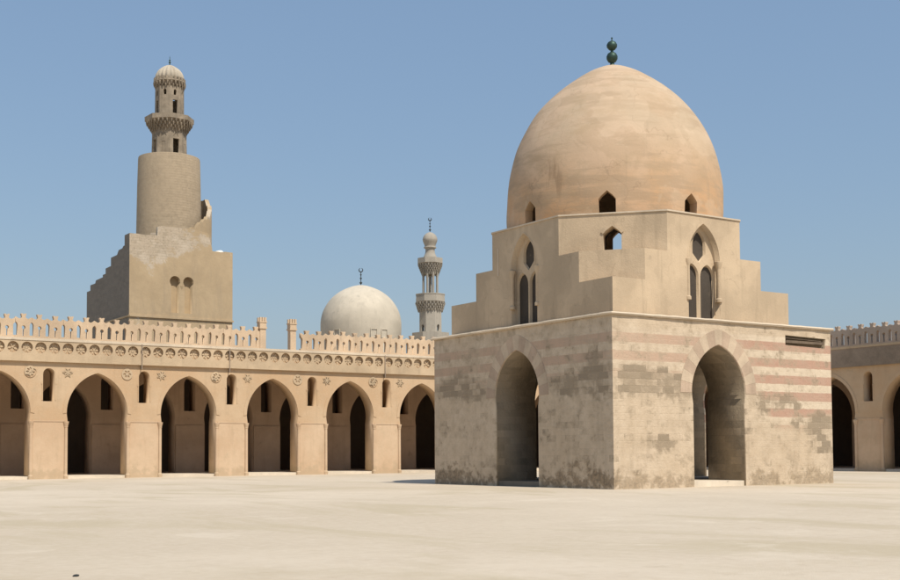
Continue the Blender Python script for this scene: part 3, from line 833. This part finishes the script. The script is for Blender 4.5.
# ------------------------------------------------------------------ far plain dome
SX, SY = 39.37, 91.05
sd = empty('mausoleum_dome', (SX, SY, 0), 'plain pale grey beige dome with a thin dark finial rising behind the arcade parapet', 'dome')
obj('dome', lathe(SX, SY, smooth_prof([(4.80, 14.6), (4.93, 15.8), (5.0, 17.1), (4.95, 18.1), (4.62, 19.3), (3.80, 20.6), (2.68, 21.55), (1.5, 22.12), (.6, 22.38), (0, 22.46)]), 72, cap=False), M_SD, sd, smooth=True)
dr = lathe(SX, SY, [(4.85, 0), (4.85, 15.4)], 48)
obj('drum', dr, M_SD, sd, smooth=True)
for a in (math.atan2(-39.2 - SY, -34.7 - SX) + q for q in (-.62, .32, .60)):
    m = join(box(-.45, .45, -.2, .3, 15.5, 16.6)); 
    m = boolean(m, [box(-.36, .36, -.6, .2, 15.6, 16.5)])
    m.transform(Matrix.Translation((SX + 4.85 * math.cos(a), SY + 4.85 * math.sin(a), 0)) @ Matrix.Rotation(a + PI / 2, 4, 'Z'))
    obj('dormer_window', m, M_SD, sd)
ms = [lathe(SX, SY, [(.05, 22.3), (.05, 24.1)], 8)]
for z, r in ((22.75, .2), (23.3, .16), (23.75, .13)):
    ms.append(lathe(SX, SY, [(0, z - r * 1.1), (r, z), (0, z + r * 1.1)], 10))
# open crescent ring
rg = bmesh.new(); bmesh.ops.create_circle(rg, radius=.22, segments=14); 
rg.free()
def torus(cx, cy, cz, R, r, ax):
    bm = bmesh.new(); L = []
    for i in range(15):
        t = math.radians(110 + 320 * i / 14); rr = r * (.35 + .65 * math.sin(PI * i / 14)); ring_ = []
        for j in range(6):
            p = 2 * PI * j / 6; q = R + rr * math.cos(p)
            ring_.append(bm.verts.new((cx + q * math.cos(t) * ax[0], cy + q * math.cos(t) * ax[1] + rr * math.sin(p) * ax[0], cz + q * math.sin(t))))
        L.append(ring_)
    for a, b in zip(L, L[1:]):
        for j in range(6): bm.faces.new((a[j], a[(j + 1) % 6], b[(j + 1) % 6], b[j]))
    return new_mesh(bm)
ms.append(torus(SX, SY, 24.35, .24, .07, (.82, -.57)))
obj('finial', join(*ms), M_IRON, sd)

# ------------------------------------------------------------------ far slender minaret
MX, MY = 46.51, 86.25
mn = empty('slender_minaret', (MX, MY, 0), 'slender grey minaret with open columned lantern and bulb top beside the far dome', 'minaret')
v2 = math.atan2(-39.2 - MY, -34.7 - MX); ro = v2 + PI / 8
obj('base', prism(ngon(MX, MY, 2.45, 8, ro), 0, 16.4), M_MIN, mn)
sh_ = lathe(MX, MY, [(1.48, 16.4), (1.46, 19.2)], 8, rot=ro)
c = Vector((MX, MY, 0)); wc = [prism(ngon(MX, MY, 1.05, 8, ro), 16.5, 19)]
for i in range(8):
    a = ro + PI / 8 + i * PI / 4
    u = Vector((-math.sin(a), math.cos(a), 0)); nn = Vector((math.cos(a), math.sin(a), 0))
    mp = (lambda u, nn: (lambda s, d, z: c + u * s + nn * d + Vector((0, 0, z))))(u, nn)
    if i % 2 == 0: wc.append(plate(arch(0, .22, 16.6, 17.15, 17.45, 4), [], .8, 2, mp))
obj('shaft', boolean(sh_, wc), M_MIN, mn)
flare(19.1, 20.2, 1.48, 1.82, 24, 4, M_MIN, 'balcony_corbels', mn, MX, MY, ro)
obj('balcony', lathe(MX, MY, [(1.85, 20.2), (1.93, 20.28), (1.90, 21.1), (1.95, 21.14), (1.93, 21.24), (1.72, 21.24), (1.72, 20.45), (.3, 20.42)], 8, rot=ro), M_MIN, mn)
for i in range(8):
    a = ro + i * PI / 4
    obj('column', lathe(MX + .92 * math.cos(a), MY + .92 * math.sin(a), [(.17, 20.44), (.145, 20.6), (.14, 23.4), (.2, 23.75), (.22, 23.95)], 10), M_MIN, mn, smooth=True)
obj('central_post', lathe(MX, MY, [(.2, 20.44), (.16, 23.9)], 8), M_MIN, mn)
flare(23.7, 25.0, 1.0, 1.5, 24, 5, M_MIN, 'crown_corbels', mn, MX, MY, ro)
obj('crown', lathe(MX, MY, [(1.52, 25.0), (1.66, 25.08), (1.66, 25.7), (1.5, 25.72), (.4, 25.7)], 8, rot=ro), M_MIN, mn)
obj('bulb', lathe(MX, MY, smooth_prof([(.88, 25.68), (.80, 25.95), (.60, 26.45), (.60, 26.95), (.76, 27.02), (.76, 27.16), (.66, 27.2), (.72, 27.45), (.89, 27.9), (.90, 28.2), (.74, 28.6), (.42, 28.88), (.15, 29.0), (0, 29.05)], 3), 32), M_MIN, mn, smooth=True)
ms = [lathe(MX, MY, [(.04, 28.9), (.04, 30.6)], 8)]
for z, r in ((29.3, .17), (29.75, .14), (30.1, .11)): ms.append(lathe(MX, MY, [(0, z - r), (r, z), (0, z + r)], 10))
ms.append(torus(MX, MY, 30.65, .19, .06, (.82, -.57)))
obj('finial', join(*ms), M_IRON, mn)

# ------------------------------------------------------------------ small loose things
bm = bmesh.new(); bmesh.ops.create_icosphere(bm, subdivisions=2, radius=.03)
for v in bm.verts: v.co = Vector((v.co.x * 1.5, v.co.y, v.co.z * .6)) * (1 + random.uniform(-.2, .2))
for v in bm.verts: v.co += Vector((-29.8, -23.02, .012))
pb = obj('pebble', new_mesh(bm), M_IRON); tag(pb, 'small dark pebble lying on the pale dust in the lower left', 'pebble')
bm = bmesh.new(); bmesh.ops.create_icosphere(bm, subdivisions=3, radius=.4)
for v in bm.verts:
    v.co = Vector((v.co.x * 1.1, v.co.y, max(-.15, v.co.z * .55))) * (1 + .15 * math.sin(9 * v.co.x) * math.cos(7 * v.co.y))
    v.co += Vector((15.35, KY + .9, 22.68))
bg = obj('white_sack', new_mesh(bm), M_WHITE, smooth=True); tag(bg, 'small white sack on the right shoulder of the tower base', 'sack')

# ------------------------------------------------------------------ camera
cam_d = bpy.data.cameras.new('camera'); cam = bpy.data.objects.new('camera', cam_d); COL.objects.link(cam); scn.camera = cam
f, pi_, ro_, ya = 1211.88, .0505, -.0065, .5912
cp, sp = math.cos(pi_), math.sin(pi_); cy_, sy_ = math.cos(ya), math.sin(ya)
F = Vector((sy_ * cp, cy_ * cp, sp)); R0 = Vector((cy_, -sy_, 0)); U0 = R0.cross(F)
R = math.cos(ro_) * R0 + math.sin(ro_) * U0; U = -math.sin(ro_) * R0 + math.cos(ro_) * U0
m = Matrix.Identity(4)
for i in range(3): m[i][0] = R[i]; m[i][1] = U[i]; m[i][2] = -F[i]
m[0][3], m[1][3], m[2][3] = -34.664, -39.222, 1.604
cam.matrix_world = m
cam_d.sensor_fit = 'HORIZONTAL'; cam_d.sensor_width = 36; cam_d.lens = f * 36 / 900
cam_d.shift_x = (450 - 451.42) / 900; cam_d.shift_y = (391.72 - 290) / 900
cam_d.clip_start = .1; cam_d.clip_end = 3000

# ------------------------------------------------------------------ light
SUN_AZ = Vector((math.sin(math.radians(3)), -math.cos(math.radians(3)), 0)); EL = math.radians(56)
d = Vector((SUN_AZ.x * math.cos(EL), SUN_AZ.y * math.cos(EL), math.sin(EL)))
sl = bpy.data.lights.new('sun', 'SUN'); so = bpy.data.objects.new('sun', sl); COL.objects.link(so)
sl.energy = 4.7; sl.angle = math.radians(.5); sl.color = (1, .93, .82)
so.location = d * 100; so.rotation_euler = d.to_track_quat('Z', 'Y').to_euler()
nt = W.node_tree; bgN = nt.nodes['Background']
sky = nt.nodes.new('ShaderNodeTexSky'); sky.sky_type = 'NISHITA'; sky.sun_disc = False
sky.sun_elevation = EL; sky.sun_rotation = math.atan2(SUN_AZ.x, SUN_AZ.y)
sky.altitude = 50; sky.air_density = 1.5; sky.dust_density = 1.6; sky.ozone_density = 2.4
# a dusty Cairo sky: the clear-air model evened out by a pale haze tone
mx = nt.nodes.new('ShaderNodeMix'); mx.data_type = 'RGBA'; mx.inputs[0].default_value = .42
nt.links.new(sky.outputs[0], mx.inputs[6]); mx.inputs[7].default_value = (2.8, 4.3, 6.8, 1)
nt.links.new(mx.outputs[2], bgN.inputs[0]); bgN.inputs[1].default_value = .1
vs = scn.view_settings; scn.display_settings.display_device = 'sRGB'
vs.view_transform = 'Standard'; vs.look = 'None'; vs.exposure = 0; vs.gamma = 1; vs.use_curve_mapping = False
